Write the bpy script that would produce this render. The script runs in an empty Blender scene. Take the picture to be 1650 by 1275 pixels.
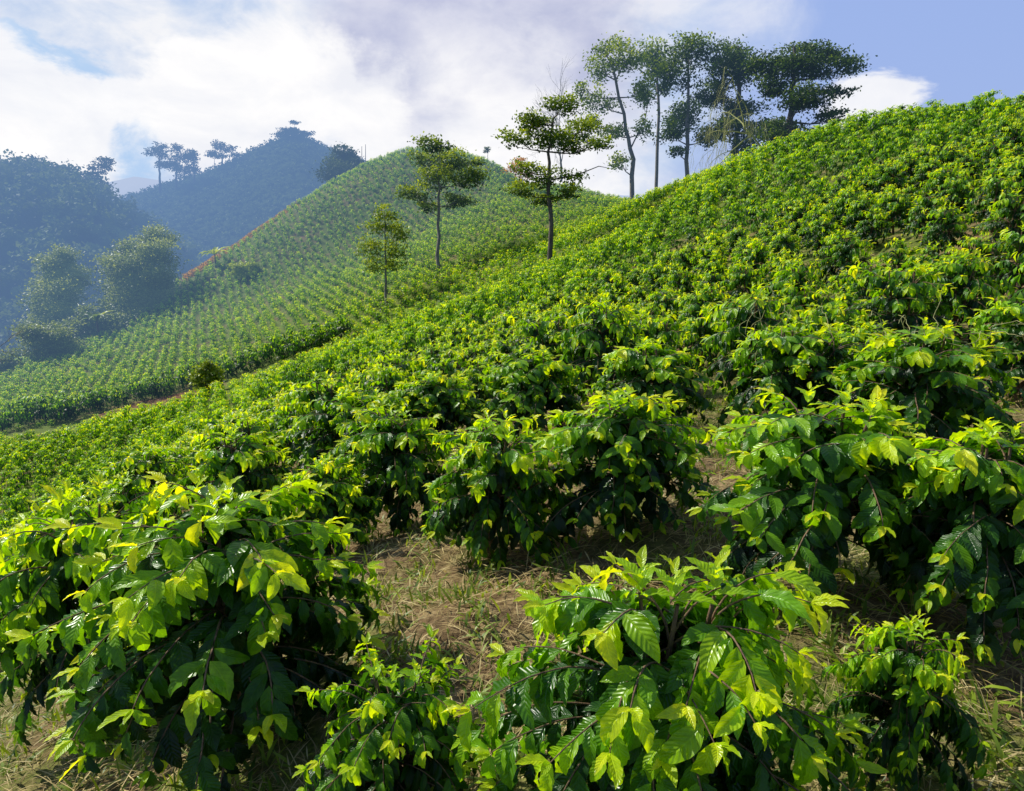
import bpy, math, numpy as np
from mathutils import Vector
PI=math.pi
C=bpy.context.scene.collection
FP=1100.0; PT=math.radians(15.6); cp,sp=math.cos(PT),math.sin(PT)
def P(px,py,t):
    u=(px-825)/FP; v=(637.5-py)/FP
    return np.array([u*t,(cp+v*sp)*t,(-sp+v*cp)*t])
def proj(p):
    p=np.asarray(p,float); t=p[...,1]*cp-p[...,2]*sp; w=p[...,1]*sp+p[...,2]*cp
    return 825+FP*p[...,0]/t, 637.5-FP*w/t, t
# ------------------------------------------------------------------ terrain
ctl=[P(*a) for a in [
 (750,1000,3.4),(1350,1060,2.8),(1000,640,9.2),(1300,650,8),(1150,790,4.8),(1650,600,7.5),(1650,345,15),(1400,335,24),
 (1300,520,14),(1200,405,26),(1000,455,30),(900,445,48),(1000,385,55),(900,555,20),(700,660,14),(450,650,30),
 (600,565,38),(300,775,23),(150,865,18),(0,905,25),(100,790,36),(0,770,42),(300,690,44),(400,625,56),(0,705,60),(280,652,64),
 (0,655,74),(0,605,95),(200,535,110),(300,450,125),(450,358,140),(530,318,147),(600,281,150),(680,258,150),(740,258,145),(800,272,130),(900,304,110),
 (1000,336,88),(1100,305,70),(1240,253,55),(1380,213,45),(1500,203,38),(1650,188,33),
 (705,432,82),(622,488,74),(887,424,60),(450,500,92),(300,565,88),(600,350,122),(750,340,113),(850,358,92),(940,374,76),(500,425,115),
 (150,600,85),(750,490,62)]]
ctl+= [np.array(a,float) for a in [(0,0,-1.95),(-1.5,2.2,-2.35),(-2.3,3.2,-2.8),(-2.5,6.2,-3.2),(-1.5,8,-2.95),(-30,190,-8),(0,175,-10),(20,135,-12),(-60,165,-26),(-90,140,-30),(32,104,-5),
 (40,70,-2),(42,40,1.5),(34,14,1.5),(20,0,0.5),(8,0,-1.3),(-10,0,-6.5),(-30,8,-18),(-60,30,-28),(-85,60,-31),(-100,95,-32),(-130,120,-34),(0,-20,-1.5),(-40,-20,-19),(40,-20,2),(60,150,-20),(-110,180,-36)]]
ctl=np.array(ctl)
def phi(r2): return 0.5*r2*np.log(r2+1e-12)
XY=ctl[:,:2]/50.0
K=phi(((XY[:,None]-XY[None])**2).sum(-1))+np.eye(len(XY))*2e-4
Pm=np.c_[np.ones(len(XY)),XY]
A=np.block([[K,Pm],[Pm.T,np.zeros((3,3))]])
W=np.linalg.solve(A,np.r_[ctl[:,2],0,0,0])
def tps(x,y):
    x=np.asarray(x,float).ravel()/50; y=np.asarray(y,float).ravel()/50
    out=np.empty(len(x))
    for i in range(0,len(x),20000):
        q=np.c_[x[i:i+20000],y[i:i+20000]]
        k=phi(((q[:,None]-XY[None])**2).sum(-1))
        out[i:i+20000]=k@W[:-3]+W[-3]+q@W[-2:]
    return out
def sstep(a,b,x):
    t=np.clip((x-a)/(b-a),0,1); return t*t*(3-2*t)
def gz(x,y):
    x=np.asarray(x,float); y=np.asarray(y,float); sh=np.broadcast(x,y).shape
    x=np.broadcast_to(x,sh).ravel(); y=np.broadcast_to(y,sh).ravel()
    r=np.hypot(x,y); w=sstep(172,260,r)
    k=np.minimum(1,260/np.maximum(r,1))
    z=tps(x*k,y*k)
    z+=.035*np.sin(3.1*x+1.3*y)+.03*np.sin(-2.3*x+4.1*y+1)+.12*np.sin(.7*x+.45*y)*sstep(4,15,r)+.02*np.sin(7*x)*np.sin(8*y+.5*x)
    z=z*(1-w)+(-46)*w
    return z.reshape(sh) if sh else float(z[0])
TS=np.r_[np.geomspace(1.2,220,420)]
def hit(px,py):
    d=P(px,py,1.0); pts=d[None]*TS[:,None]; g=gz(pts[:,0],pts[:,1])
    b=np.nonzero(pts[:,2]<g)[0]
    i=b[0] if len(b) else len(TS)-1
    return np.array([pts[i,0],pts[i,1],g[i]]),TS[i]
# ------------------------------------------------------------------ helpers
def make_mesh(name,V,F,tone=None,uv=None,smooth=True,mat=None):
    V=np.asarray(V,np.float32); F=np.asarray(F,np.int32)
    m=bpy.data.meshes.new(name); n=F.shape[1]
    m.vertices.add(len(V)); m.vertices.foreach_set('co',V.ravel())
    m.loops.add(F.size); m.loops.foreach_set('vertex_index',F.ravel())
    m.polygons.add(len(F)); m.polygons.foreach_set('loop_start',np.arange(0,F.size,n,dtype=np.int32))
    m.update(calc_edges=True)
    m.polygons.foreach_set('use_smooth',np.full(len(F),smooth))
    if tone is not None:
        a=m.attributes.new('tone','FLOAT','POINT'); a.data.foreach_set('value',np.asarray(tone,np.float32))
    if uv is not None:
        l=m.uv_layers.new(name='UVMap'); l.data.foreach_set('uv',np.asarray(uv,np.float32)[F.ravel()].ravel())
    if mat: m.materials.append(mat)
    return m
def ob(name,mesh,parent=None,loc=None):
    o=bpy.data.objects.new(name,mesh); C.objects.link(o)
    if parent: o.parent=parent
    if loc is not None: o.location=loc
    return o
def tag(o,label=None,cat=None,group=None,kind=None):
    if label:o['label']=label
    if cat:o['category']=cat
    if group:o['group']=group
    if kind:o['kind']=kind
    return o
class Tubes:
    def __init__(s): s.V=[];s.F=[];s.n=0
    def add(s,pts,rad,k=5):
        pts=np.asarray(pts,float); n=len(pts); rad=np.broadcast_to(rad,(n,))
        d=np.gradient(pts,axis=0); d/=np.linalg.norm(d,axis=1)[:,None]+1e-9
        ref=np.array([1,0,0.]) if abs(d[0,0])<.8 else np.array([0,1.,0])
        a=np.cross(d,ref); a/=np.linalg.norm(a,axis=1)[:,None]+1e-9; b=np.cross(d,a)
        th=np.arange(k)*2*PI/k
        ring=pts[:,None]+rad[:,None,None]*(a[:,None]*np.cos(th)[None,:,None]+b[:,None]*np.sin(th)[None,:,None])
        s.V.append(ring.reshape(-1,3))
        i=np.arange(n-1)[:,None]*k; j=np.arange(k)[None]; j2=(j+1)%k
        s.F.append(np.stack([i+j,i+j2,i+k+j2,i+k+j],-1).reshape(-1,4)+s.n); s.n+=n*k
    def mesh(s,name,mat): return make_mesh(name,np.concatenate(s.V),np.concatenate(s.F),mat=mat)
def nrm(v): return v/(np.linalg.norm(v,axis=-1,keepdims=True)+1e-9)
def leaf_geo(Lf,nu,nv):
    O,L,N=[np.asarray(Lf[k],float) for k in('O','L','N')]; ln,wd,bd,tn,ph=[np.asarray(Lf[k],float) for k in('ln','wd','bd','tn','ph')]
    L=nrm(L); N=nrm(N-(N*L).sum(-1,keepdims=True)*L); X=np.cross(L,N)
    s=np.linspace(0,1,nv+1); x=np.linspace(-1,1,nu+1)
    w=np.sin(PI*np.clip(s,0,1)**.88)**.85; w=np.maximum(w*(1.04-.25*s),.03); w[-1]=.02
    S,XX=np.meshgrid(s,x,indexing='ij'); Wd=np.repeat(w[:,None],nu+1,1)
    S=S.ravel();XX=XX.ravel();Wd=Wd.ravel(); n=len(O)
    k=bd[:,None]; y=np.sin(k*S)/k; z=-(1-np.cos(k*S))/k
    cx=(XX*Wd)[None]*wd[:,None]*.5
    y=y*ln[:,None]; z=z*ln[:,None]
    fold=np.abs(cx)*.38+ .26*np.abs(cx)*np.sin(S[None]*22+ph[:,None]+XX[None])*(nv>5)
    z=z+fold*np.cos(k*S); y=y+fold*np.sin(k*S)
    cx=cx+ (np.sin(S*3+ph[:,None])*.1*ln[:,None]*S)*(nv>3)
    V=O[:,None]+X[:,None]*cx[...,None]+L[:,None]*y[...,None]+N[:,None]*z[...,None]
    i=np.arange(nv)[:,None]*(nu+1); j=np.arange(nu)[None]
    q=np.stack([i+j,i+j+1,i+j+nu+2,i+j+nu+1],-1).reshape(-1,4); m=(nu+1)*(nv+1)
    F=(q[None]+(np.arange(n)*m)[:,None,None]).reshape(-1,4)
    uv=np.tile(np.c_[XX*.5+.5,S],(n,1))
    return V.reshape(-1,3),F,np.repeat(tn,m),uv
def gen_bush(seed,h,R,step,ll,nb,bright=0.,young=True,f0=.24):
    r=np.random.default_rng(seed); D={k:[] for k in('O','L','N','ln','wd','bd','tn','ph')}; br=[]
    up=np.array([0,0,1.])
    def leaf(o,l,n,ln,wr,bd,tn):
        D['O'].append(o);D['L'].append(l);D['N'].append(n);D['ln'].append(ln);D['wd'].append(ln*wr);D['bd'].append(bd);D['tn'].append(np.clip(tn,0,1));D['ph'].append(r.uniform(0,6))
    nst=3; so=[np.array([0,0,0.])]+[np.array([r.normal()*.055,r.normal()*.055,0]) for _ in range(nst-1)]
    lob=r.uniform(0,6.28,3)
    for i in range(nb):
        f=f0+(.98-f0)*((i+r.random())/nb)**.85; b=so[i%nst]*f*2.0; z0=f*h; az=i*2.4+r.normal()*.35
        bl=R*np.interp(f,[.2,.4,.65,.85,1],[.85,1.12,1.15,1.0,.62])*r.uniform(.85,1.15)*(1+.10*math.sin(2*az+lob[0])+.08*math.sin(3*az+lob[1]))
        p=math.radians(np.interp(f,[.2,.6,1],[8,36,66])+r.normal()*10); dr=math.radians(r.uniform(70,115))
        n=max(2,int(bl/step)); pos=np.array([b[0],b[1],z0-.13*h*(f>.5)-.05*h*r.random()]); pts=[pos.copy()]
        for k in range(n):
            d=np.array([math.cos(az)*math.cos(p),math.sin(az)*math.cos(p),math.sin(p)]); pos=pos+d*bl/n; p-=dr/n; az+=r.normal()*.06; fr=(k+1)/n
            pts.append(pos.copy())
            if fr<.22 and f<.8: continue
            side=nrm(np.cross(d,up)+1e-6)
            for sg in(-1,1):
                if r.random()<.04: continue
                dn=r.uniform(.1,1.05)+(.25 if fr<.6 else 0)
                l=nrm(d*r.uniform(.3,1.)+side*sg*r.uniform(.25,.8)-up*dn+r.normal(size=3)*.14)
                rd=np.array([math.cos(az),math.sin(az),0])
                nn=up*.9+rd*.6+side*sg*.2+r.normal(size=3)*.22
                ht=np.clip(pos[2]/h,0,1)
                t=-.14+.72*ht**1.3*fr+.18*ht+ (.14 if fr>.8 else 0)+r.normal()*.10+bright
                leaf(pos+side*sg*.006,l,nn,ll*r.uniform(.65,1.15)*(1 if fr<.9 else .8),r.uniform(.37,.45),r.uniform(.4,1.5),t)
        br.append(np.array(pts))
        if young:
            for sg in(-1,1):
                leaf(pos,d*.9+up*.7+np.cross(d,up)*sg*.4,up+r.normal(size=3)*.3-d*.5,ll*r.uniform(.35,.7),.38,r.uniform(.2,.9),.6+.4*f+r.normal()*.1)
    for b in so:
        top=np.array([b[0]*2,b[1]*2,h*.93])
        for k in range(7 if young else 2):
            a=k*PI/2*1.03+r.random()
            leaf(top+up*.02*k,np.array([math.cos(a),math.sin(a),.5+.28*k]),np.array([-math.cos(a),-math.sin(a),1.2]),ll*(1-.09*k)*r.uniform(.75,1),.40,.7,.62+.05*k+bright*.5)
    return D,br,so
def stem_mesh(name,br,so,h,mat,rng):
    T=Tubes()
    for b in so:
        n=7; z=np.linspace(-.15,h*.93,n); w=np.array([b*2*max(0,zz/h) for zz in z]); w[:,0]+=rng.normal(size=n)*.008; w[:,1]+=rng.normal(size=n)*.008; w[:,2]=z
        w[0,:2]=b[:2]*.3
        T.add(w,np.linspace(.026,.006,n),6)
    for p in br: T.add(p,np.linspace(.0055,.002,len(p)),4)
    return T.mesh(name,mat)
# ------------------------------------------------------------------ materials
def newmat(name):
    m=bpy.data.materials.new(name); m.use_nodes=True; nt=m.node_tree; nt.nodes.clear(); return m,nt
def N_(nt,t,**kw):
    n=nt.nodes.new(t)
    for k,v in kw.items():
        if k=='ins':
            for i,x in v.items(): n.inputs[i].default_value=x
        else: setattr(n,k,v)
    return n
def math_(nt,op,a,b=None,c=None,clamp=False):
    n=nt.nodes.new('ShaderNodeMath'); n.operation=op; n.use_clamp=clamp
    for i,x in enumerate((a,b,c)):
        if x is None: continue
        if isinstance(x,(int,float)): n.inputs[i].default_value=x
        else: nt.links.new(x,n.inputs[i])
    return n.outputs[0]
def mixc(nt,f,a,b,bt='MIX'):
    n=nt.nodes.new('ShaderNodeMix'); n.data_type='RGBA'; n.blend_type=bt
    for i,x in ((0,f),(6,a),(7,b)):
        if isinstance(x,(int,float)): n.inputs[i].default_value=x
        elif isinstance(x,tuple): n.inputs[i].default_value=(*x,1) if len(x)==3 else x
        else: nt.links.new(x,n.inputs[i])
    return n.outputs[2]
def ramp(nt,f,stops):
    n=nt.nodes.new('ShaderNodeValToRGB'); e=n.color_ramp.elements
    while len(e)<len(stops): e.new(.5)
    for i,(p,c) in enumerate(stops): e[i].position=p; e[i].color=(*c,1)
    nt.links.new(f,n.inputs[0]); return n.outputs[0]
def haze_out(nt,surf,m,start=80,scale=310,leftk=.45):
    """aerial haze painted into the material, as a function of world position"""
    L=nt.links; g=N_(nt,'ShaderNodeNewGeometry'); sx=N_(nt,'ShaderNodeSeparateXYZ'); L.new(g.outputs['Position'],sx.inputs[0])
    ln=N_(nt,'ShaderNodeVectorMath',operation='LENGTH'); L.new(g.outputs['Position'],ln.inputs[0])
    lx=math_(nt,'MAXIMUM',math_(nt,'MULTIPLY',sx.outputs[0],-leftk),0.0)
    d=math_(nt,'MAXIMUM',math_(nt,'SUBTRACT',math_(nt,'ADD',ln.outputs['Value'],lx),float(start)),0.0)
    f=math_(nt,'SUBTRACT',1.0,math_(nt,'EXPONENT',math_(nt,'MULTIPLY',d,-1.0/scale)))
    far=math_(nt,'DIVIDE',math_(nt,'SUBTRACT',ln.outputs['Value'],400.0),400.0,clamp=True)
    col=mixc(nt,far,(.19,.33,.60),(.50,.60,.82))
    e=N_(nt,'ShaderNodeEmission'); L.new(col,e.inputs[0])  # bluish glow mixed over the surface stands in for haze in the air
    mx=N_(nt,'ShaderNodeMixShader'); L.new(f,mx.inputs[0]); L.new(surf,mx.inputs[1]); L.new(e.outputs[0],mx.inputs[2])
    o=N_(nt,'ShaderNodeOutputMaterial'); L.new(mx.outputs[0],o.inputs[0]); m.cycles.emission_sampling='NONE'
def leaf_mat(name,stops,fine=False,haze=False,rough=.38,trans=.38,tcol=1.7,spec=.5):
    m,nt=newmat(name); L=nt.links
    at=N_(nt,'ShaderNodeAttribute',attribute_name='tone')
    col=ramp(nt,at.outputs['Fac'],stops)
    no=N_(nt,'ShaderNodeTexNoise',ins={'Scale':.9,'Detail':2.}); g=N_(nt,'ShaderNodeNewGeometry'); L.new(g.outputs['Position'],no.inputs['Vector'])
    col=mixc(nt,1.0,col,ramp(nt,no.outputs['Fac'],[(.3,(.80,.86,.9)),(.7,(1.15,1.1,1.0))]),'MULTIPLY')
    bs=N_(nt,'ShaderNodeBsdfPrincipled'); bs.inputs['Roughness'].default_value=rough; bs.inputs['Specular IOR Level'].default_value=spec
    if fine:
        uv=N_(nt,'ShaderNodeUVMap'); su=N_(nt,'ShaderNodeSeparateXYZ'); L.new(uv.outputs[0],su.inputs[0])
        au=math_(nt,'ABSOLUTE',math_(nt,'SUBTRACT',su.outputs[0],.5))
        w=math_(nt,'SINE',math_(nt,'MULTIPLY',math_(nt,'SUBTRACT',su.outputs[1],math_(nt,'MULTIPLY',au,.36)),60.0))
        mid=math_(nt,'SUBTRACT',1.0,math_(nt,'MULTIPLY',au,16.0),clamp=True)
        hgt=math_(nt,'SUBTRACT',math_(nt,'MULTIPLY',w,.45),math_(nt,'MULTIPLY',mid,1.5))
        bp=N_(nt,'ShaderNodeBump',ins={'Strength':.4,'Distance':.004}); L.new(hgt,bp.inputs['Height']); L.new(bp.outputs[0],bs.inputs['Normal'])
        vf=math_(nt,'MAXIMUM',math_(nt,'MULTIPLY',mid,.4),math_(nt,'MULTIPLY',math_(nt,'POWER',math_(nt,'MAXIMUM',math_(nt,'MULTIPLY',w,-1.0),0.0),8.0),.16))
        col=mixc(nt,vf,col,mixc(nt,1.0,col,(1.9,1.7,2.0),'MULTIPLY'))
        n3=N_(nt,'ShaderNodeTexNoise',ins={'Scale':38.,'Detail':3.}); L.new(g.outputs['Position'],n3.inputs['Vector'])
        col=mixc(nt,1.0,col,ramp(nt,n3.outputs['Fac'],[(.35,(.78,.82,.8)),(.65,(1.12,1.1,1.05))]),'MULTIPLY')
    L.new(col,bs.inputs['Base Color'])
    tr=N_(nt,'ShaderNodeBsdfTranslucent'); L.new(mixc(nt,1.0,col,(tcol*1.2,tcol,tcol*.3),'MULTIPLY'),tr.inputs[0])
    mx=N_(nt,'ShaderNodeMixShader',ins={0:trans}); L.new(bs.outputs[0],mx.inputs[1]); L.new(tr.outputs[0],mx.inputs[2])
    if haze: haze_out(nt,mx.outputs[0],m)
    else:
        o=N_(nt,'ShaderNodeOutputMaterial'); L.new(mx.outputs[0],o.inputs[0])
    return m
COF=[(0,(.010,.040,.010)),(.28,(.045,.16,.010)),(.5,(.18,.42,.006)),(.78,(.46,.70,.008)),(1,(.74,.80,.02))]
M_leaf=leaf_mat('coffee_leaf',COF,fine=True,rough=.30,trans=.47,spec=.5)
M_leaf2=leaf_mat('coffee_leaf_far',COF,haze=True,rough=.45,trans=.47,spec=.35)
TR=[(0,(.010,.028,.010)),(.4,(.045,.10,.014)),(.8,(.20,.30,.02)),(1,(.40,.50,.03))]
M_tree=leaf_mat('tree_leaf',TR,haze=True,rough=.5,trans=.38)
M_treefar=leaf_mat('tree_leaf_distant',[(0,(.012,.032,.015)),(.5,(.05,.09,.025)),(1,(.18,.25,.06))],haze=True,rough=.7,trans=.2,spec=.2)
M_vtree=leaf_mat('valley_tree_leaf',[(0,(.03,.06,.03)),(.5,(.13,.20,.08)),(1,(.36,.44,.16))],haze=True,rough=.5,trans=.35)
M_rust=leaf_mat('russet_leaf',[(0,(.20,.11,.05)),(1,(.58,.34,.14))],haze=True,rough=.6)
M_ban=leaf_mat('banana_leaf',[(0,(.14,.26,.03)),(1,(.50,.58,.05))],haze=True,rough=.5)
M_straw=leaf_mat('straw',[(0,(.18,.12,.05)),(.6,(.54,.42,.19)),(1,(.78,.64,.33))],rough=.7,trans=.2,tcol=1.2,spec=.2)
M_weed=leaf_mat('weed',[(0,(.05,.12,.012)),(1,(.32,.44,.04))],rough=.5)
def bark(name,a,b,haze=True,sc=6):
    m,nt=newmat(name); L=nt.links
    tc=N_(nt,'ShaderNodeTexCoord'); mp=N_(nt,'ShaderNodeMapping'); mp.inputs['Scale'].default_value=(sc,sc,sc*.3); L.new(tc.outputs['Object'],mp.inputs[0])
    no=N_(nt,'ShaderNodeTexNoise',ins={'Scale':1.0,'Detail':6.,'Roughness':.7}); L.new(mp.outputs[0],no.inputs['Vector'])
    bs=N_(nt,'ShaderNodeBsdfPrincipled'); bs.inputs['Roughness'].default_value=.9; L.new(ramp(nt,no.outputs['Fac'],[(.35,a),(.65,b)]),bs.inputs['Base Color'])
    bp=N_(nt,'ShaderNodeBump',ins={'Strength':.6,'Distance':.02}); L.new(no.outputs['Fac'],bp.inputs['Height']); L.new(bp.outputs[0],bs.inputs['Normal'])
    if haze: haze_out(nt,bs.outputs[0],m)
    else:
        o=N_(nt,'ShaderNodeOutputMaterial'); L.new(bs.outputs[0],o.inputs[0])
    return m
M_stem=bark('coffee_bark',(.08,.05,.025),(.28,.17,.10),False,40)
M_vine=bark('vine_bark',(.25,.27,.08),(.50,.48,.20),False,40)
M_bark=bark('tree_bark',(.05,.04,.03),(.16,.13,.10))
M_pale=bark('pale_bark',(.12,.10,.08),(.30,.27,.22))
def ground_mat():
    m,nt=newmat('ground_soil_and_litter'); L=nt.links
    g=N_(nt,'ShaderNodeNewGeometry')
    def noise(s,d=4,r=.6):
        n=N_(nt,'ShaderNodeTexNoise',ins={'Scale':s,'Detail':float(d),'Roughness':r}); L.new(g.outputs['Position'],n.inputs['Vector']); return n.outputs['Fac']
    n1=noise(1.1); n2=noise(14,6,.7); n3=noise(.12); n4=noise(60,3)
    soil=ramp(nt,n2,[(.3,(.08,.05,.025)),(.5,(.21,.14,.07)),(.68,(.46,.34,.17))])
    grn=ramp(nt,n4,[(.35,(.04,.09,.012)),(.65,(.18,.26,.03))])
    ln=N_(nt,'ShaderNodeVectorMath',operation='LENGTH'); L.new(g.outputs['Position'],ln.inputs[0])
    dist=math_(nt,'DIVIDE',math_(nt,'SUBTRACT',ln.outputs['Value'],12.0),30.0,clamp=True)
    f=math_(nt,'ADD',math_(nt,'ADD',math_(nt,'MULTIPLY',n1,.8),math_(nt,'MULTIPLY',n3,.6)),math_(nt,'MULTIPLY',dist,.09))
    fr=ramp(nt,f,[(.62,(0,0,0)),(.78,(.85,.85,.85))])
    col=mixc(nt,fr,soil,grn)
    bs=N_(nt,'ShaderNodeBsdfPrincipled'); bs.inputs['Roughness'].default_value=.95; bs.inputs['Specular IOR Level'].default_value=.1; L.new(col,bs.inputs['Base Color'])
    bp=N_(nt,'ShaderNodeBump',ins={'Strength':.9,'Distance':.04}); L.new(n2,bp.inputs['Height']); L.new(bp.outputs[0],bs.inputs['Normal'])
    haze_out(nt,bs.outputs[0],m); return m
M_ground=ground_mat()
def hill_mat(name,a,b,sc):
    m,nt=newmat(name); L=nt.links; g=N_(nt,'ShaderNodeNewGeometry')
    n=N_(nt,'ShaderNodeTexNoise',ins={'Scale':sc,'Detail':6.,'Roughness':.65}); L.new(g.outputs['Position'],n.inputs['Vector'])
    bs=N_(nt,'ShaderNodeBsdfPrincipled'); bs.inputs['Roughness'].default_value=1.; bs.inputs['Specular IOR Level'].default_value=0.
    L.new(ramp(nt,n.outputs['Fac'],[(.35,a),(.65,b)]),bs.inputs['Base Color'])
    bp=N_(nt,'ShaderNodeBump',ins={'Strength':1.,'Distance':1.5}); L.new(n.outputs['Fac'],bp.inputs['Height']); L.new(bp.outputs[0],bs.inputs['Normal'])
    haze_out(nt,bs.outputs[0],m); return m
M_hill=hill_mat('hill_cover',(.02,.04,.015),(.10,.14,.04),.35)
# ------------------------------------------------------------------ ground sheet
rad=np.r_[np.geomspace(.35,260,330),np.geomspace(280,9000,24)]
th=np.linspace(0,2*PI,481)[:-1]
RR,TT=np.meshgrid(rad,th,indexing='ij'); gx=RR*np.sin(TT); gy=RR*np.cos(TT); gzz=gz(gx,gy)
V=np.c_[gx.ravel(),gy.ravel(),gzz.ravel()]; nt_=len(th)
i=np.arange(len(rad)-1)[:,None]*nt_; j=np.arange(nt_)[None]; j2=(j+1)%nt_
F=np.stack([i+j,i+nt_+j,i+nt_+j2,i+j2],-1).reshape(-1,4)
tag(ob('ground',make_mesh('ground',V,F,mat=M_ground)),'steep hillside soil with dry straw litter and weeds','ground',kind='structure')
def poly(pts,n):
    pp=np.array([hit(*q)[0] for q in pts]); tt=np.linspace(0,len(pp)-1,n); return np.c_[np.interp(tt,range(len(pp)),pp[:,0]),np.interp(tt,range(len(pp)),pp[:,1])]
pc=poly([(150,676),(195,668),(240,657),(290,644),(335,631)],60)
ec=poly([(-120,736),(0,702),(80,686),(150,676),(240,657),(335,631),(400,610),(470,584)],120)
dn=nrm(np.gradient(pc,axis=0)); nn=np.c_[-dn[:,1],dn[:,0]]; ws=np.linspace(-2.2,2.2,9)
pv=pc[:,None]+nn[:,None]*ws[None,:,None]*(.55+.45*np.sin(np.linspace(0,PI,60)))[:,None,None]; pz=gz(pv[...,0],pv[...,1])+.1
V=np.c_[pv.reshape(-1,2),pz.ravel()]; i=np.arange(59)[:,None]*9; j=np.arange(8)[None]
mp_=hill_mat('path_dirt',(.26,.13,.07),(.50,.30,.17),2.)
tag(ob('path',make_mesh('path',V,np.stack([i+j,i+j+1,i+j+10,i+j+9],-1).reshape(-1,4),mat=mp_)),'bare brown dirt path in the valley below the middle hill','path',kind='structure')
# ------------------------------------------------------------------ far ridges
def ridge(name,label,crest,base,front,back,mat,amp,seed):
    pts=np.array([P(*c) for c in crest]); a=pts[:,0]/pts[:,1]; o=np.argsort(a); a=a[o]; Y=pts[o,1]; Z=pts[o,2]
    def f(aa,s):
        Yc=np.interp(aa,a,Y); Zc=np.interp(aa,a,Z); y=Yc+np.where(s<0,s*front,s*back); q=np.abs(s)
        prof=(1-q)**1.15*.55+.45*(.5+.5*np.cos(PI*q)); z=base+(Zc-base)*prof; x=aa*y
        k=1/ (amp*9)
        z=z+amp*q*3*(np.sin(x*k+seed)+np.sin(y*k*1.3+x*k*.6))*(1-q)+amp*.12*np.sin(x*k*7)*np.sin(y*k*6)
        return x,y,z
    aa=np.linspace(a[0],a[-1],260); ss=np.linspace(-1,1,90); Aa,Ss=np.meshgrid(aa,ss,indexing='ij'); x,y,z=f(Aa,Ss)
    i=np.arange(259)[:,None]*90; j=np.arange(89)[None]
    tag(ob(name,make_mesh(name,np.c_[x.ravel(),y.ravel(),z.ravel()],np.stack([i+j,i+j+90,i+j+91,i+j+1],-1).reshape(-1,4),mat=mat)),label,'hill',kind='structure')
    return f,(a[0],a[-1])
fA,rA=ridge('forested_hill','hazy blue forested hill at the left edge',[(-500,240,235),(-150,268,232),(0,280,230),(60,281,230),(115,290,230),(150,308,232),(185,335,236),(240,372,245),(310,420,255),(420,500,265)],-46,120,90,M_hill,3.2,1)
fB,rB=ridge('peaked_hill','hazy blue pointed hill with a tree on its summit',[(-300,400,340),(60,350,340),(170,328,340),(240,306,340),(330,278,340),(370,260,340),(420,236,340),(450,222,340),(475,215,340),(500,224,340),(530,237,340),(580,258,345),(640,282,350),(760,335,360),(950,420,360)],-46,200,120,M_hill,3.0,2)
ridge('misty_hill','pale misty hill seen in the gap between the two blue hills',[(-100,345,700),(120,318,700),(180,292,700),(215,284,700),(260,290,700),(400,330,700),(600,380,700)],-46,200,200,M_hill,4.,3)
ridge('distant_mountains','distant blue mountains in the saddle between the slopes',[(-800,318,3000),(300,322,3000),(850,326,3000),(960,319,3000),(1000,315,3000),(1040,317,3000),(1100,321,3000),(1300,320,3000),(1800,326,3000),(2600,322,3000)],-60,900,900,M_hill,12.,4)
# ------------------------------------------------------------------ random leaf quads
def quads(Cn,size,rng,upb=.5,asp=.5):
    n=len(Cn); nrmv=nrm(rng.normal(size=(n,3))+np.array([0,0,upb])*1.5); a=nrm(np.cross(nrmv,rng.normal(size=(n,3)))); b=np.cross(nrmv,a)
    size=np.broadcast_to(size,(n,))[:,None]
    return np.stack([Cn-a*size*.5,Cn+b*size*asp*.5,Cn+a*size*.5,Cn-b*size*asp*.5],1)
def quad_mesh(name,Q,tone,mat):
    n=len(Q); return make_mesh(name,Q.reshape(-1,3),np.arange(n*4).reshape(-1,4),tone=np.repeat(tone,4),smooth=False,mat=mat)
def clump_pts(c,rx,ry,rz,n,rng,sub=14,spread=.30):
    s=nrm(rng.normal(size=(sub,3)))*rng.uniform(.3,1.,(sub,1)); k=rng.integers(0,sub,n)
    q=s[k]+rng.normal(size=(n,3))*spread*np.array([1,1,.8]); 
    return np.asarray(c)+q*np.array([rx,ry,rz]), s[k][:,2]
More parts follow.
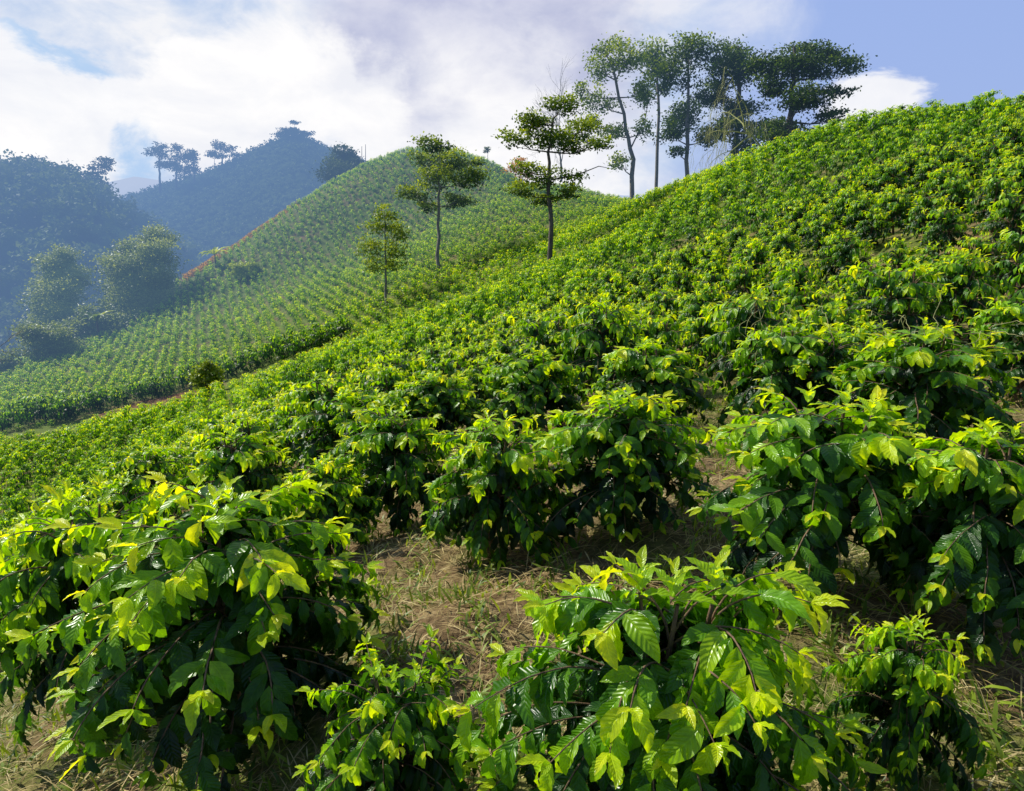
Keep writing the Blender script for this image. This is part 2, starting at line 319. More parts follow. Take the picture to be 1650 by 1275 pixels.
def make_tree(name,label,cat,t,trunk,clumps,tr=.22,ls=.42,dens=1.,mat=None,bk=None,tone=(.15,.5),seed=0,group=None,bare=None,snap=True,sub=16,spread=.26,depth=1.,fat=1.):
    rng=np.random.default_rng(seed+100); mat=mat or M_tree; bk=bk or M_bark; k=t/FP
    b=P(trunk[0][0],trunk[0][1],t); 
    root=ob(name,None,loc=None); zg=gz(b[0],b[1]) if snap else b[2]
    b2=np.array([b[0],b[1],zg]); root.location=b2; root.empty_display_size=.5; tag(root,label,cat,group)
    T=Tubes(); wp=[b2-np.array([0,0,.4])]+[P(x,y,t) for x,y in trunk[1:]]; wp=np.array(wp)
    u=np.linspace(0,len(wp)-1,14); path=np.stack([np.interp(u,range(len(wp)),wp[:,q]) for q in range(3)],1); path[1:-1]+=rng.normal(size=(12,3))*.012*np.linalg.norm(path[-1]-path[0])*.4
    T.add(path-b2,np.linspace(tr,tr*.3,14),7)
    Q=[];tn=[]
    for (cx,cy,rx,ry) in clumps:
        ry=ry*fat*rng.uniform(.85,1.2); cx+=rng.normal()*2; cy+=rng.normal()*2
        c=P(cx,cy,t)+np.array([0,rng.normal()*rx*k*.6*depth,0]); rX,rZ=rx*k,ry*k; rY=rX*.9
        d=np.linalg.norm(path-c,axis=1)+np.where(path[:,2]>c[2]-.15*rX,50,0)
        i0=int(np.argmin(d)) if (d<50).any() else 7
        s=path[i0]; mid=(s+c)/2+np.array([0,0,-.12*np.linalg.norm(c-s)]); 
        T.add(np.array([s,mid,c])-b2,[tr*.3,tr*.18,tr*.07],5)
        for _ in range(4):
            e=c+nrm(rng.normal(size=3))*np.array([rX,rY,rZ])*.75; T.add(np.array([mid,(mid+e)/2+rng.normal(size=3)*.1,e])-b2,[tr*.1,tr*.07,tr*.025],4)
        n=int(dens*rX*max(rZ,.4*rX)*56/(ls*ls)); 
        p,hz=clump_pts(c,rX,rY,rZ,n,rng,sub,spread)
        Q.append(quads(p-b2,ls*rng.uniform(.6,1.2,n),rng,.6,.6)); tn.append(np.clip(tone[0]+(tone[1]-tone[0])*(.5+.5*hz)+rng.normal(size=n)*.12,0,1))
    if bare: 
        for seg in bare:
            q=np.array([P(x,y,t) for x,y in seg])-b2; T.add(q,np.linspace(tr*.3,tr*.06,len(q)),4)
    ob('trunk',T.mesh('trunk',bk),root)
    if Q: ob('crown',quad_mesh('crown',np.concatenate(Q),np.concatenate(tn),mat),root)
    return root
G='tall trees on the ridge top'
make_tree('shade_tree','tiered shade tree with brown trunk standing in the field left of the ridge','tree',58,[(887,420),(886,330),(884,250),(892,190)],
 [(862,190,34,17),(905,176,38,13),(948,203,38,19),(895,222,44,16),(828,228,30,14),(965,232,24,12),(845,272,26,12),(890,285,44,16),(840,308,28,13),(918,306,26,10),(882,322,30,9),(870,205,26,16),(925,240,22,10)],tr=.24,ls=.30,dens=.75,tone=(.15,1.),seed=1,bare=[[(888,290),(930,282),(965,268),(985,272)]],bk=M_bark,fat=1.1,spread=.24)
make_tree('shade_tree','slender shade tree with a pale trunk and dark tapering crown in mid slope','tree',80,[(705,430),(706,340),(708,240)],
 [(705,235,30,12),(686,255,28,14),(732,262,30,16),(757,288,32,18),(700,288,40,16),(672,312,28,14),(737,320,30,14),(690,338,20,10),(768,262,14,8)],tr=.25,ls=.38,dens=.8,tone=(.15,1.),seed=2,bk=M_pale,fat=1.1,spread=.24)
make_tree('shade_tree','short sparse yellow green tree, the lowest of the three standing in the coffee field','tree',72,[(622,487),(621,420),(620,340)],
 [(622,342,22,11),(608,365,28,13),(640,375,24,14),(598,398,26,14),(638,405,24,14),(606,432,24,12),(642,430,16,9)],tr=.15,ls=.32,dens=.6,tone=(.5,1.),seed=3,bk=M_pale,spread=.26,fat=1.1)
make_tree('ridge_tree','airy tree with forked pale trunk, leftmost on the ridge top','tree',95,[(1018,330),(1018,250),(1008,200),(985,110),(975,80)],
 [(965,110,28,18),(1000,105,30,18),(972,158,30,20),(1037,150,22,22),(955,200,16,12),(990,215,26,16),(1000,262,18,14),(1040,205,16,14),(985,82,30,12),(940,140,12,10),(1030,95,18,14)],tr=.36,ls=.42,dens=.6,tone=(.3,1.),seed=4,group=G,bk=M_pale,bare=[[(1016,240),(1040,190),(1050,130)]],spread=.28,fat=1.2)
make_tree('ridge_tree','very thin straight pale trunk tree, second from left on the ridge top','tree',98,[(1058,314),(1060,200),(1062,90),(1060,75)],
 [(1060,108,24,16),(1050,85,30,14),(1072,140,16,14),(1045,150,12,10)],tr=.28,ls=.45,dens=.9,tone=(.2,.9),seed=5,group=G,bk=M_pale,fat=1.2)
make_tree('ridge_tree','dense tree with pale trunk in the middle of the ridge top row','tree',92,[(1108,292),(1108,200),(1110,85)],
 [(1092,118,34,22),(1112,178,36,24),(1085,215,26,16),(1132,222,26,16),(1110,85,42,18),(1142,150,22,20),(1095,245,16,10)],tr=.36,ls=.42,dens=.9,tone=(.1,.8),seed=6,group=G,bk=M_pale,fat=1.15)
make_tree('ridge_tree','dark leafy tree on the ridge top beside the widest crown','tree',88,[(1190,262),(1190,150),(1190,75)],
 [(1182,112,38,24),(1195,170,38,22),(1168,213,28,18),(1217,205,26,16),(1190,80,46,18),(1195,238,24,12),(1160,145,18,16)],tr=.42,ls=.42,dens=1.05,tone=(.05,.6),seed=7,group=G,fat=1.15)
make_tree('ridge_tree','largest dark tree with widest crown, rightmost on the ridge top','tree',80,[(1275,242),(1276,150),(1280,75)],
 [(1275,112,48,22),(1338,115,42,15),(1285,160,52,20),(1332,188,30,12),(1268,200,40,18),(1345,148,24,10),(1285,80,54,16),(1240,140,26,20),(1312,216,32,9),(1250,228,28,14),(1225,100,20,14),(1340,90,26,9)],tr=.5,ls=.38,dens=1.15,tone=(.05,.6),seed=8,group=G,fat=1.1)
make_tree('small_tree','russet brown leaved small tree behind the tiered shade tree','tree',108,[(838,305),(838,275)],[(832,272,18,12),(848,285,16,10),(838,262,12,8)],tr=.15,ls=.4,mat=M_rust,tone=(.2,.9),seed=9,dens=.6)
make_tree('small_tree','tiny lone tree on the crest of the middle hill','tree',131,[(786,270),(786,242)],[(786,240,5,5)],tr=.08,ls=.35,seed=10)
make_tree('hill_tree','broad rounded dark tree on the shoulder beneath the pointed hill','tree',175,[(556,300),(556,260)],[(555,246,20,14),(540,262,18,14),(572,262,18,14),(555,275,32,18),(540,285,18,12),(578,285,14,12)],tr=.5,ls=.7,dens=1.6,mat=M_treefar,tone=(.1,.8),seed=11,snap=False)
make_tree('summit_tree','stepped dark tree crowning the summit of the pointed hill','tree',338,[(475,220),(475,205)],[(475,199,9,3.5),(474,206,7,4),(472,213,18,5),(488,216,12,5),(458,218,10,4),(476,222,24,6)],tr=.4,ls=.9,dens=1.2,mat=M_treefar,tone=(0,.4),seed=12,snap=False)
make_tree('hill_tree','umbrella shaped tree standing alone on the rising blue ridge','tree',330,[(358,270),(358,250)],[(350,236,14,7),(366,238,14,7),(342,248,9,6),(375,246,9,6),(358,252,16,6)],tr=.6,ls=1.,dens=.8,mat=M_treefar,tone=(0,.4),seed=13,snap=False,bare=[[(345,270),(346,250)],[(371,265),(370,248)]])
make_tree('hill_tree','tall narrow tree with bare lower trunk, leftmost of the hillside trio','tree',320,[(258,310),(257,270),(256,240)],[(256,234,12,7),(250,248,12,8),(262,250,10,9),(256,264,12,8)],tr=.6,ls=1.,dens=.8,tone=(0,.4),mat=M_treefar,seed=14,snap=False)
make_tree('hill_tree','bushy tree in the middle of the hillside trio','tree',320,[(284,306),(284,260)],[(280,238,10,8),(290,250,12,10),(280,264,14,12),(288,280,16,12)],tr=.6,ls=1.,tone=(0,.4),mat=M_treefar,seed=15,snap=False)
make_tree('hill_tree','smaller rounded tree at the right of the hillside trio','tree',320,[(313,300),(313,260)],[(310,246,8,6),(316,256,12,9),(308,270,12,10)],tr=.5,ls=1.,tone=(0,.4),mat=M_treefar,seed=16,snap=False)
make_tree('hill_tree','flat topped tree poking above the forested hill','tree',232,[(158,325),(158,270)],[(156,260,18,6),(166,270,12,6),(148,270,10,6),(158,280,16,7)],tr=.4,ls=.8,dens=.8,tone=(0,.4),mat=M_treefar,seed=17,snap=False)
VT='valley trees at the foot of the middle hill'
make_tree('valley_tree','large round grey green tree at the foot of the middle hill','tree',118,[(222,522),(222,460),(224,400)],
 [(235,385,28,14),(205,402,30,16),(258,410,30,18),(225,425,46,22),(185,430,30,20),(264,442,28,22),(215,460,52,26),(176,462,26,20),(245,480,46,24),(192,490,38,20),(225,505,50,16)],tr=.5,ls=.45,dens=1.6,tone=(.2,1.),seed=18,fat=1.15,spread=.3,group=VT,mat=M_vtree,sub=22)
make_tree('valley_tree','upright conical green tree left of the large round valley tree','tree',120,[(98,530),(98,450)],
 [(98,412,18,12),(92,430,26,16),(108,445,28,18),(82,455,28,18),(103,475,38,20),(80,492,32,18),(118,495,30,18),(98,515,40,14)],tr=.5,ls=.45,dens=1.6,tone=(.3,1.),seed=19,fat=1.15,spread=.3,group=VT,mat=M_vtree,sub=22)
make_tree('valley_tree','low broad shrubby tree at the left edge below the conical tree','tree',98,[(72,590),(72,550)],
 [(70,525,30,14),(45,545,26,14),(95,545,28,16),(65,565,34,16),(25,575,26,14),(110,570,24,14)],tr=.3,ls=.42,dens=1.5,tone=(.1,.9),seed=20,fat=1.2,spread=.28,group=VT,mat=M_vtree)
make_tree('valley_tree','bushy undergrowth tree between the conical and the round valley tree','tree',112,[(150,545),(150,520)],[(145,515,22,14),(165,522,24,14),(190,525,26,14),(130,532,28,14)],tr=.25,ls=.42,dens=1.5,tone=(.1,.7),seed=21,fat=1.2,group=VT,mat=M_vtree)
make_tree('valley_tree','small leafy tree beside the dirt path in the valley','tree',hit(330,640)[1],[(330,640),(331,610)],[(332,590,14,11),(322,608,15,12),(341,610,15,13),(330,626,18,12)],tr=.12,ls=.3,dens=1.3,tone=(.4,1.),seed=22,fat=1.3)
make_tree('round_shrub','low rounded shrub rising above the coffee on the middle hill','shrub',hit(392,452)[1],[(392,452),(392,440)],[(385,432,14,10),(400,428,14,10),(392,442,20,9)],tr=.12,ls=.35,dens=1.4,tone=(.5,1.),seed=23)
# bare trees
def bare_tree(name,label,t,base,dirs,length,levels,r0,seed,mat,droop=0.,snap=True,spreadk=.6):
    rng=np.random.default_rng(seed); b=P(base[0],base[1],t); z=gz(b[0],b[1]) if snap else b[2]; b2=np.array([b[0],b[1],z])
    root=ob(name,None); root.location=b2; tag(root,label,'tree'); T=Tubes()
    def grow(p,d,l,r,lv):
        pts=[p]; n=5
        for i in range(n):
            d=nrm(d+rng.normal(size=3)*.13+np.array([0,0,-droop*(levels-lv+1)*.09])); p=p+d*l/n; pts.append(p)
        T.add(pts,np.linspace(r,r*.55,n+1),5 if lv>2 else 3)
        if lv==0: return
        for k in range(rng.integers(2,4)):
            q=pts[rng.integers(2,n+1)]; grow(q,nrm(d+rng.normal(size=3)*spreadk),l*rng.uniform(.55,.8),r*.55,lv-1)
        grow(pts[-1],nrm(d+rng.normal(size=3)*spreadk*.6),l*.75,r*.55,lv-1)
    for d in dirs:
        grow(np.array([0,0,-.3]),nrm(np.array(d,float)),length,r0,levels)
    ob('trunk',T.mesh('trunk',mat),root)
    return root
bare_tree('bare_tree','leafless tree with fine upright twigs behind the tiered shade tree',112,(905,290),[(0,0,1),(-.12,0,1)],6.6,4,.14,5,M_pale,snap=False,spreadk=.42)
bare_tree('bare_tree','tall leafless tree with drooping pale twigs in front of the ridge trees',62,(1243,262),[(-.3,0,1)],4.6,5,.12,7,M_vine,droop=1.0,spreadk=.75)
bare_tree('bare_tree','leafless reddish twiggy tree at the far left edge of the valley',60,(-25,600),[(.1,0,1)],3.2,5,.12,8,M_pale,snap=False,spreadk=.6)
for i,(x,y0,y1) in enumerate([(583,262,236),(589,262,233)]):
    T=Tubes(); a=P(x,y0+14,168); c=P(x,y1,168); T.add(np.array([a,(a+c)/2,c])-a,[.09,.08,.06],6); o=ob('wooden_pole',T.mesh('wooden_pole',M_bark)); o.location=a
    tag(o,['shorter left one of two thin poles on the hill shoulder','taller right one of two thin poles on the hill shoulder'][i],'pole','thin poles on the hill shoulder')
def big_leaf_plant(name,label,cat,px,py,t,n,ln,wd,seed,mat,h=1.,snap=True):
    rng=np.random.default_rng(seed); b=P(px,py,t); z=gz(b[0],b[1]) if snap else b[2]; root=ob(name,None); root.location=(b[0],b[1],z); tag(root,label,cat)
    T=Tubes(); T.add([(0,0,-.3),(0,0,h*.5),(0.05,0,h)],[.16,.14,.08],7); ob('stem',T.mesh('stem',M_bark),root)
    D={k:[] for k in('O','L','N','ln','wd','bd','tn','ph')}
    for i in range(n):
        a=i*2.4; e=rng.uniform(.5,1.8); D['O'].append((0,0,h*.95)); D['L'].append((math.cos(a),math.sin(a),e)); D['N'].append((-math.cos(a)*e,-math.sin(a)*e,1)); D['ln'].append(ln*rng.uniform(.8,1.1)); D['wd'].append(wd); D['bd'].append(rng.uniform(.9,1.7)); D['tn'].append(rng.uniform(.2,1)); D['ph'].append(i)
    V,F,t_,uv=leaf_geo(D,4,8); ob('foliage',make_mesh('foliage',V,F,t_,uv,mat=mat),root)
big_leaf_plant('banana_plant','yellow green banana plant on the edge of the middle hill','plant',346,412,hit(352,425)[1]-2,11,3.2,.9,3,M_ban,2.4)
big_leaf_plant('banana_plant','dark green banana plant in the undergrowth beside the round valley tree','plant',158,532,108,12,3.4,.8,4,M_tree,1.5,snap=False)
def cover(f,ra,n,s0,s1,per,cr,ls,tone,seed,name,label,cat,mat,hz=.8,rows=False):
    rng=np.random.default_rng(seed); a=rng.uniform(ra[0],ra[1],n); s=rng.uniform(s0,s1,n)
    if rows: s=np.round(s*50)/50+rng.normal(size=n)*.002
    x,y,z=f(a,s); sc=rng.uniform(.6,1.4,n)*cr
    cc=np.repeat(np.c_[x,y,z+sc*hz*.5],per,0); sc=np.repeat(sc,per)[:,None]; d=nrm(rng.normal(size=(n*per,3)))*rng.uniform(.4,1,(n*per,1)); d[:,2]*=hz
    p=cc+d*sc; tn=np.clip(tone[0]+(tone[1]-tone[0])*(.5+.5*d[:,2])+np.repeat(rng.normal(size=n)*.2,per),0,1)
    tag(ob(name,quad_mesh(name,quads(p,ls*rng.uniform(.6,1.2,len(p)),rng,.6,.7),tn,mat)),label,cat,kind='stuff')
cover(fA,(-.78,rA[1]),640,-.8,.05,170,4.0,1.4,(.0,.9),1,'forest','dense far woodland covering the left hill','forest',M_treefar,1.)
cover(fB,(-.72,.05),9000,-.9,.04,12,1.3,1.0,(.1,.9),2,'hillside_shrubs','shrubs and coffee rows covering the far pointed hill','shrubs',M_treefar,rows=True)
# russet grass along the crest of the middle hill
rng=np.random.default_rng(8); cl=np.array([P(*q) for q in [(300,450,124),(360,408,130),(430,366,136),(505,325,143),(565,296,147),(600,283,149)]]); NR=9000; u=rng.uniform(0,5,NR)
clx=np.c_[np.interp(np.linspace(0,5,80),range(6),cl[:,0]),np.interp(np.linspace(0,5,80),range(6),cl[:,1])]
g2=np.stack([np.interp(u,range(6),cl[:,q]) for q in range(2)],1)+np.c_[rng.normal(size=NR)*.8,rng.normal(size=NR)*.8]; gzv=gz(g2[:,0],g2[:,1])
tag(ob('dry_grass',quad_mesh('dry_grass',quads(np.c_[g2,gzv+rng.uniform(0,1.1,NR)],.45,rng,.2,.4),rng.random(NR),M_rust)),'russet dry grass strip along the left crest of the middle hill','grass',kind='stuff')
# ------------------------------------------------------------------ coffee bushes
HERO=[
 (345,805,2.65,560,'big drooping coffee bush filling the lower left corner'),
 (110,790,3.5,340,'coffee bush at the left edge behind the big lower left bush'),
 (372,690,6.2,200,'dark rounded coffee bush standing alone above the lower left bushes'),
 (650,655,5.2,220,'coffee bush left of the bush with exposed stems over the open soil'),
 (785,665,4.1,255,'narrow coffee bush with exposed brown stems behind the open soil patch'),
 (1005,628,4.0,320,'domed coffee bush with bare lower stem in the centre of the near row'),
 (1365,632,3.05,455,'wide coffee bush at right with thick brown stem and dark underside'),
 (1635,690,2.65,400,'coffee bush cut by the right edge with large hanging leaves'),
 (1085,925,1.75,640,'nearest coffee bush at bottom centre with large bright leaves and upright young shoot'),
 (545,628,7.4,185,'coffee bush in the row behind the dark rounded bush, leftmost of that row'),
 (700,596,8.0,175,'coffee bush behind the narrow bush with exposed stems'),
 (860,556,7.6,190,'coffee bush directly behind the gap between the two centre bushes'),
 (1060,545,6.6,225,'coffee bush up the slope behind the domed centre bush'),
 (1265,515,6.2,235,'coffee bush with pale climbing tendrils behind the wide right bush'),
 (1490,515,5.2,300,'broad coffee bush second row at right with small twining vine'),
 (520,735,4.9,180,'small coffee bush tucked between dark rounded bush and the exposed stem bush'),
 (630,1085,2.0,330,'low leafy coffee bush at the bottom edge left of the nearest bush'),
 (1470,1040,2.05,230,'low coffee shoots at the bottom right of the nearest bush'),
 (1660,470,6.6,225,'coffee bush at the right edge above the row with the vine'),
]
near=[]
for px,py,t,w,lab in HERO:
    top=P(px,py+8,t); x,y=top[0],top[1]; g=gz(x,y); h=np.clip(top[2]-g,.6,1.6); near.append((x,y,min(g,top[2]-.5),h,w/FP*t*.5,lab,'coffee bushes of the near rows',t))
hx=np.array([n[:2] for n in near]); hr=np.array([n[4] for n in near])
rng=np.random.default_rng(11); an=math.radians(24)
I,J=np.meshgrid(np.arange(-170,171),np.arange(-10,200),indexing='ij'); gx=I.ravel()*1.17; gy=J.ravel()*1.40+.3*np.sin(I.ravel()*.35)
gx=gx+rng.normal(size=gx.size)*.13; gy=gy+rng.normal(size=gx.size)*.12
X=gx*math.cos(an)-gy*math.sin(an); Y=gx*math.sin(an)+gy*math.cos(an)
k=(Y>1.5)&(np.abs(X)<Y*.95+2)&(np.hypot(X,Y)<185)&(rng.random(X.size)>.04); X,Y=X[k],Y[k]
Z=gz(X,Y); px,py,t=proj(np.c_[X,Y,Z+.6])
k=(px>-90)&(px<1740)&(py<1400)&(t>1); X,Y,Z,px,py,t=[a[k] for a in(X,Y,Z,px,py,t)]
dm=np.sqrt((X[:,None]-hx[None,:,0])**2+(Y[:,None]-hx[None,:,1])**2); k=(dm>np.maximum(hr[None]+.48,.92)).all(1)&~((t<5.6)&(px>300))&~((t<4)) 
dpm=np.sqrt((X[:,None]-pc[None,:,0])**2+(Y[:,None]-pc[None,:,1])**2); di=dpm.argmin(1); dp=dpm.min(1); fr_=np.hypot(X,Y)<np.hypot(pc[di,0],pc[di,1]); k&=~((dp<2.3)|(fr_&(dp<7)))
dc=np.sqrt((X[:,None]-clx[None,:,0])**2+(Y[:,None]-clx[None,:,1])**2).min(1); k&=dc>1.7
X,Y,Z,px,py,t=[a[k] for a in(X,Y,Z,px,py,t)]
vis=np.ones(len(X),bool); top=np.c_[X,Y,Z+1.1]
for f in np.linspace(.3,.985,26):
    q=top*f; vis&=~(gz(q[:,0],q[:,1])>q[:,2]+.6)
X,Y,Z,px,py,t=[a[vis] for a in(X,Y,Z,px,py,t)]
S=rng.uniform(.8,1.16,len(X)); S=np.where(t>58,S*.92,S)
de=np.sqrt((X[:,None]-ec[None,:,0])**2+(Y[:,None]-ec[None,:,1])**2); ei=de.argmin(1); de=de.min(1)
edge=(de<5.5)&(np.hypot(X,Y)>np.hypot(ec[ei,0],ec[ei,1])); S=np.where(edge,S*1.9,S)
nearside=(de<4)&~edge; S=np.where(nearside,S*.6,S)
o=np.argsort(t); inview=(px[o]>-20)&(px[o]<1670); ind=o[inview][:300-len(near)]; rest=np.setdiff1d(o,ind)
def zone(px,t):
    side='left' if px<600 else 'middle' if px<1150 else 'right'
    band='just behind the near row' if t<10 else 'partway up the near slope' if t<16 else 'higher up the near slope'
    return f'coffee bush {band}, on the {side} side of the photo', f'coffee bushes {band} on the {side}'
rs=np.random.default_rng(3)
def build_set(n,seed0,step,ll,nb,nu,nv,mat,bright=0.,R=.47,f0=.24):
    out=[]
    for i in range(n):
        D,br,so=gen_bush(seed0+i,1.2,R,step,ll,nb,bright,f0=f0); V,F,tn,uv=leaf_geo(D,nu,nv)
        out.append((make_mesh('foliage',V,F,tn,uv,mat=mat),stem_mesh('stems',br,so,1.2,M_stem,rs)))
    return out
L0=build_set(5,10,.045,.145,84,4,8,M_leaf,f0=.30)
L1=build_set(6,30,.055,.145,56,2,4,M_leaf)
Lb=build_set(1,51,.045,.150,96,4,10,M_leaf,.07,R=.48)
def place(x,y,z,h,R,lab,grp,st,k=.57):
    e=ob('coffee_bush',None); e.location=(x,y,z); e.empty_display_size=.3; e.rotation_euler=(0,0,rs.uniform(0,6.28)); e.scale=(R/k,R/k,h/1.2)
    tag(e,lab,'coffee bush',grp); ob('foliage',st[0],e); ob('stems',st[1],e)
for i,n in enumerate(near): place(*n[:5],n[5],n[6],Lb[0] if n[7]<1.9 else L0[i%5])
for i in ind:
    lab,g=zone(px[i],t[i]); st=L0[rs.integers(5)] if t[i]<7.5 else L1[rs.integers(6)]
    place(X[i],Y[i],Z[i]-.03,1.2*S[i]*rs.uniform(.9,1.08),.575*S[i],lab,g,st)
def tmpl(n,seed0,step,ll,nb,nu,nv,br_):
    out=[]
    for i in range(n):
        D,br,so=gen_bush(seed0+i,1.2,.46,step,ll,nb,br_,young=False); V,F,tn,uv=leaf_geo(D,nu,nv); out.append((V,F,tn))
    return out
TA=tmpl(6,70,.08,.17,36,1,2,.06); TB=tmpl(6,80,.14,.25,26,1,2,.12)
Vs=[];Fs=[];Tn=[];n0=0
for i in rest:
    T=(TA if t[i]<48 else TB)[rs.integers(6)]; a=rs.uniform(0,6.28); c,s=math.cos(a),math.sin(a); k=S[i]; V=T[0]
    W_=np.c_[(V[:,0]*c-V[:,1]*s)*k+X[i],(V[:,0]*s+V[:,1]*c)*k+Y[i],V[:,2]*k+Z[i]-.05]
    Vs.append(W_);Fs.append(T[1]+n0);Tn.append(np.clip(T[2]+rs.normal()*.08-.3*edge[i],0,1)); n0+=len(V)  # edge bushes get a darker leaf tone, painting in their shaded sides
print('rest',len(rest),'verts',n0)
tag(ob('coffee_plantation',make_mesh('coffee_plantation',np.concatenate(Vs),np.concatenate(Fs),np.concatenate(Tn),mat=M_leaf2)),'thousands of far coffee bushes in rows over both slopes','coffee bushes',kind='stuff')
for hi,lab in ((13,'pale twining vine hanging over the bush behind the wide right bush'),(14,'thin yellowish vine looping above the broad second row bush at right')):
    x,y,g,h,R=near[hi][:5]; T=Tubes(); rv=np.random.default_rng(hi)
    for q in range(7):
        a=rv.uniform(0,6.28); p=np.array([math.cos(a)*R*.5,math.sin(a)*R*.5-.1,h*rv.uniform(.9,1.08)]); d=nrm(rv.normal(size=3)); pts=[p]
        for s in range(26):
            d=nrm(d+rv.normal(size=3)*.45-np.array([p[0],p[1],(p[2]-h)*2])*.35+np.array([0,-.05,-.06])); p=p+d*.035; pts.append(p)
        T.add(pts,.0028,4)
    o=ob('climbing_vine',T.mesh('climbing_vine',M_vine)); o.location=(x,y,g); tag(o,lab,'vine')
# ------------------------------------------------------------------ straw and weeds on the soil
def blades(name,label,n,rmax,ln,wd,tilt,mat,seed,cat,clump=None):
    rng=np.random.default_rng(seed); 
    if clump: 
        m=n//clump; r=1.2+(rmax-1.2)*rng.random(m)**.9; a=rng.uniform(-.8,.8,m); x=np.repeat(np.sin(a)*r,clump)+rng.normal(size=m*clump)*.05; y=np.repeat(np.cos(a)*r,clump)+rng.normal(size=m*clump)*.05; n=m*clump
    else: r=1.+(rmax-1.)*rng.random(n)**.8; a=rng.uniform(-.85,.85,n); x=np.sin(a)*r;y=np.cos(a)*r
    z=gz(x,y); th=rng.uniform(0,6.28,n); el=rng.normal(size=n)*tilt[1]+tilt[0]
    D=dict(O=np.c_[x,y,z+.01+rng.random(n)*.04*(tilt[0]<.3)],L=np.c_[np.cos(th)*np.cos(el),np.sin(th)*np.cos(el),np.sin(el)],N=np.c_[rng.normal(size=n)*.2,rng.normal(size=n)*.2,np.ones(n)],
      ln=rng.uniform(*ln,n),wd=rng.uniform(*wd,n),bd=rng.uniform(.2,1.2,n),tn=rng.random(n),ph=rng.random(n))
    V,F,tn,uv=leaf_geo(D,1,3); tag(ob(name,make_mesh(name,V,F,tn,uv,mat=mat)),label,cat,kind='stuff')
blades('dry_straw','dry straw and cut grass littering the soil between bushes',42000,9,(.06,.24),(.002,.007),(.06,.22),M_straw,1,'straw')
blades('weeds','short green weeds sprouting from the soil between bushes',24000,12,(.04,.14),(.006,.02),(.9,.4),M_weed,2,'weeds',clump=14)
# ------------------------------------------------------------------ world, sun, camera
sd=np.array([-.66,.42,.62]); sd/=np.linalg.norm(sd)
w=bpy.data.worlds.new("World"); bpy.context.scene.world=w; w.use_nodes=True; nt=w.node_tree; nt.nodes.clear(); L=nt.links
sky=N_(nt,'ShaderNodeTexSky',sky_type='NISHITA',sun_disc=False); sky.sun_elevation=math.asin(sd[2]); sky.sun_rotation=math.atan2(sd[0],sd[1]); sky.air_density=1.2; sky.dust_density=1.5
tc=N_(nt,'ShaderNodeTexCoord'); mpn=N_(nt,'ShaderNodeMapping'); mpn.inputs['Scale'].default_value=(1,1,1.8); L.new(tc.outputs['Generated'],mpn.inputs[0])
n1=N_(nt,'ShaderNodeTexNoise',ins={'Scale':5.5,'Detail':10.,'Roughness':.62,'Distortion':.4}); L.new(mpn.outputs[0],n1.inputs['Vector'])
n2=N_(nt,'ShaderNodeTexNoise',ins={'Scale':6.5,'Detail':8.,'Roughness':.6,'Distortion':.3}); m2=N_(nt,'ShaderNodeMapping'); m2.inputs['Location'].default_value=(3.1,1.7,.4); L.new(mpn.outputs[0],m2.inputs[0]); L.new(m2.outputs[0],n2.inputs['Vector'])
nw=math_(nt,'SUBTRACT',n1.outputs['Fac'],.5)
def blob(px,py,rdeg,soft=.5,k=.9):
    d=P(px,py,1.); d/=np.linalg.norm(d); v=N_(nt,'ShaderNodeVectorMath',operation='DOT_PRODUCT'); L.new(tc.outputs['Generated'],v.inputs[0]); v.inputs[1].default_value=tuple(d)
    ang=math_(nt,'ARCCOSINE',v.outputs['Value']); r=math.radians(rdeg)
    x=math_(nt,'SUBTRACT',ang,math_(nt,'MULTIPLY',nw,math.radians(rdeg*.5+3.5)*k*3.2))
    m=N_(nt,'ShaderNodeMapRange',interpolation_type='SMOOTHSTEP'); L.new(x,m.inputs[0]); m.inputs[1].default_value=r*(1+soft*.5); m.inputs[2].default_value=r*(1-soft*.5); m.inputs[3].default_value=0; m.inputs[4].default_value=1
    return m.outputs[0]
def mx(*a):
    r=a[0]
    for b in a[1:]: r=math_(nt,'MAXIMUM',r,b)
    return r
n2r=ramp(nt,n2.outputs['Fac'],[(.38,(0,0,0)),(.60,(1,1,1))])
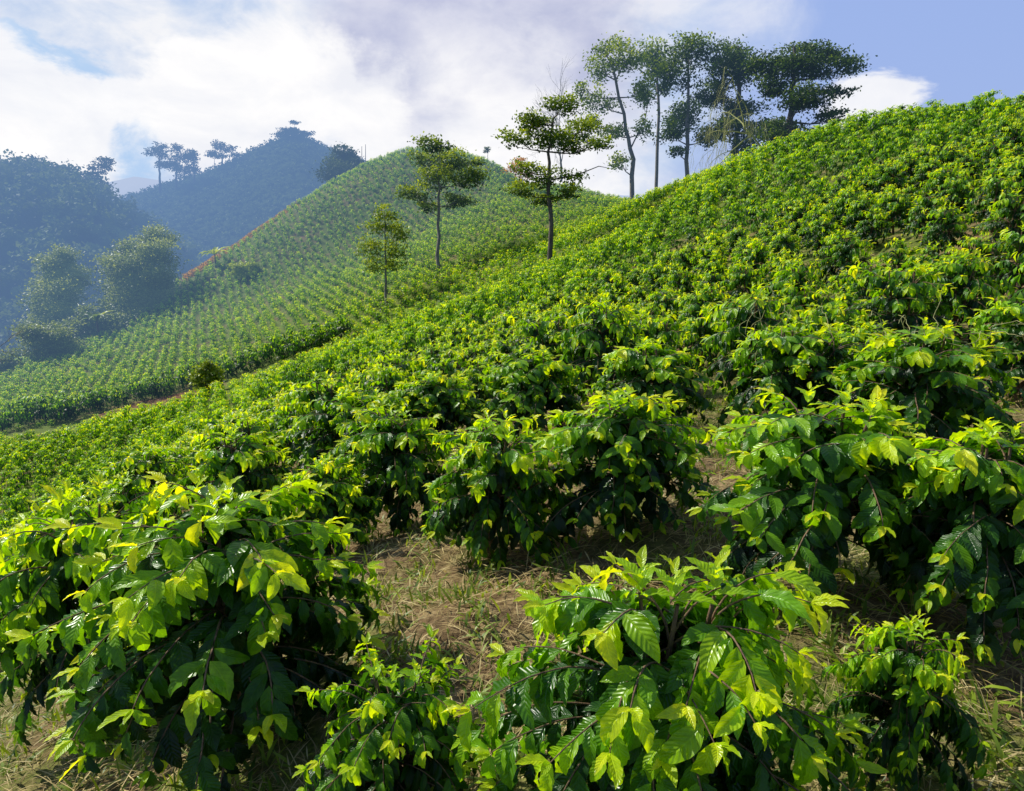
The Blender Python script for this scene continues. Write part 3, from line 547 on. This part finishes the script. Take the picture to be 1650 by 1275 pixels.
base=mixc(nt,.85,sky.outputs[0],mixc(nt,blob(1400,60,42,.5,.1),(1.5,2.4,4.8),(3.5,4.8,8.8)))
veil=blob(430,100,34,.4,.3)
c=mixc(nt,veil,base,mixc(nt,n2r,(5.2,6.4,8.6),(9.0,9.1,9.5)))
grey=mx(blob(740,120,8.5,.9,.6),blob(880,70,8,.9,.6),blob(640,60,6,.9,.6)); c=mixc(nt,math_(nt,'MULTIPLY',grey,.85),c,mixc(nt,n2r,(4.6,4.8,6.8),(6.2,6.4,8.0)))
blue=mx(blob(130,155,3.,.6,.8),blob(225,240,2.4,.6,.8),blob(30,100,2.4,.6,.9)); c=mixc(nt,math_(nt,'MULTIPLY',blue,.85),c,(4.4,6.3,9.0))
white=mx(blob(60,215,4.5,.35,.7),blob(330,170,5.5,.5,.9),blob(300,110,3,.5,.9),blob(470,160,5.5,.6,.9),blob(590,215,4.5,.9,.8),blob(1395,172,2.6,.5,.6),blob(800,270,8,1,.6),blob(-60,170,5,.5,.8))
wc=mixc(nt,n2r,(8.9,9.0,9.5),(10.2,10.1,10.1))
c=mixc(nt,math_(nt,'MULTIPLY',white,.95),c,wc)
bg=N_(nt,'ShaderNodeBackground',ins={1:.1}); L.new(c,bg.inputs[0]); ow=N_(nt,'ShaderNodeOutputWorld'); L.new(bg.outputs[0],ow.inputs[0])
sl=bpy.data.lights.new('sun','SUN'); sl.energy=5.; sl.angle=math.radians(.5); sl.color=(1,.96,.84); so_=bpy.data.objects.new('sun',sl); C.objects.link(so_); so_.rotation_euler=Vector(-sd).to_track_quat('-Z','Y').to_euler()
cam=bpy.data.cameras.new('camera'); cam.lens=24; cam.sensor_width=36; cam.sensor_fit='HORIZONTAL'; cam.clip_start=.05; cam.clip_end=20000
co=bpy.data.objects.new('camera',cam); C.objects.link(co); co.location=(0,0,0); co.rotation_euler=(PI/2-PT,0,0)
sc=bpy.context.scene; sc.camera=co; sc.view_settings.view_transform='Standard'; sc.view_settings.look='None'; sc.view_settings.exposure=0
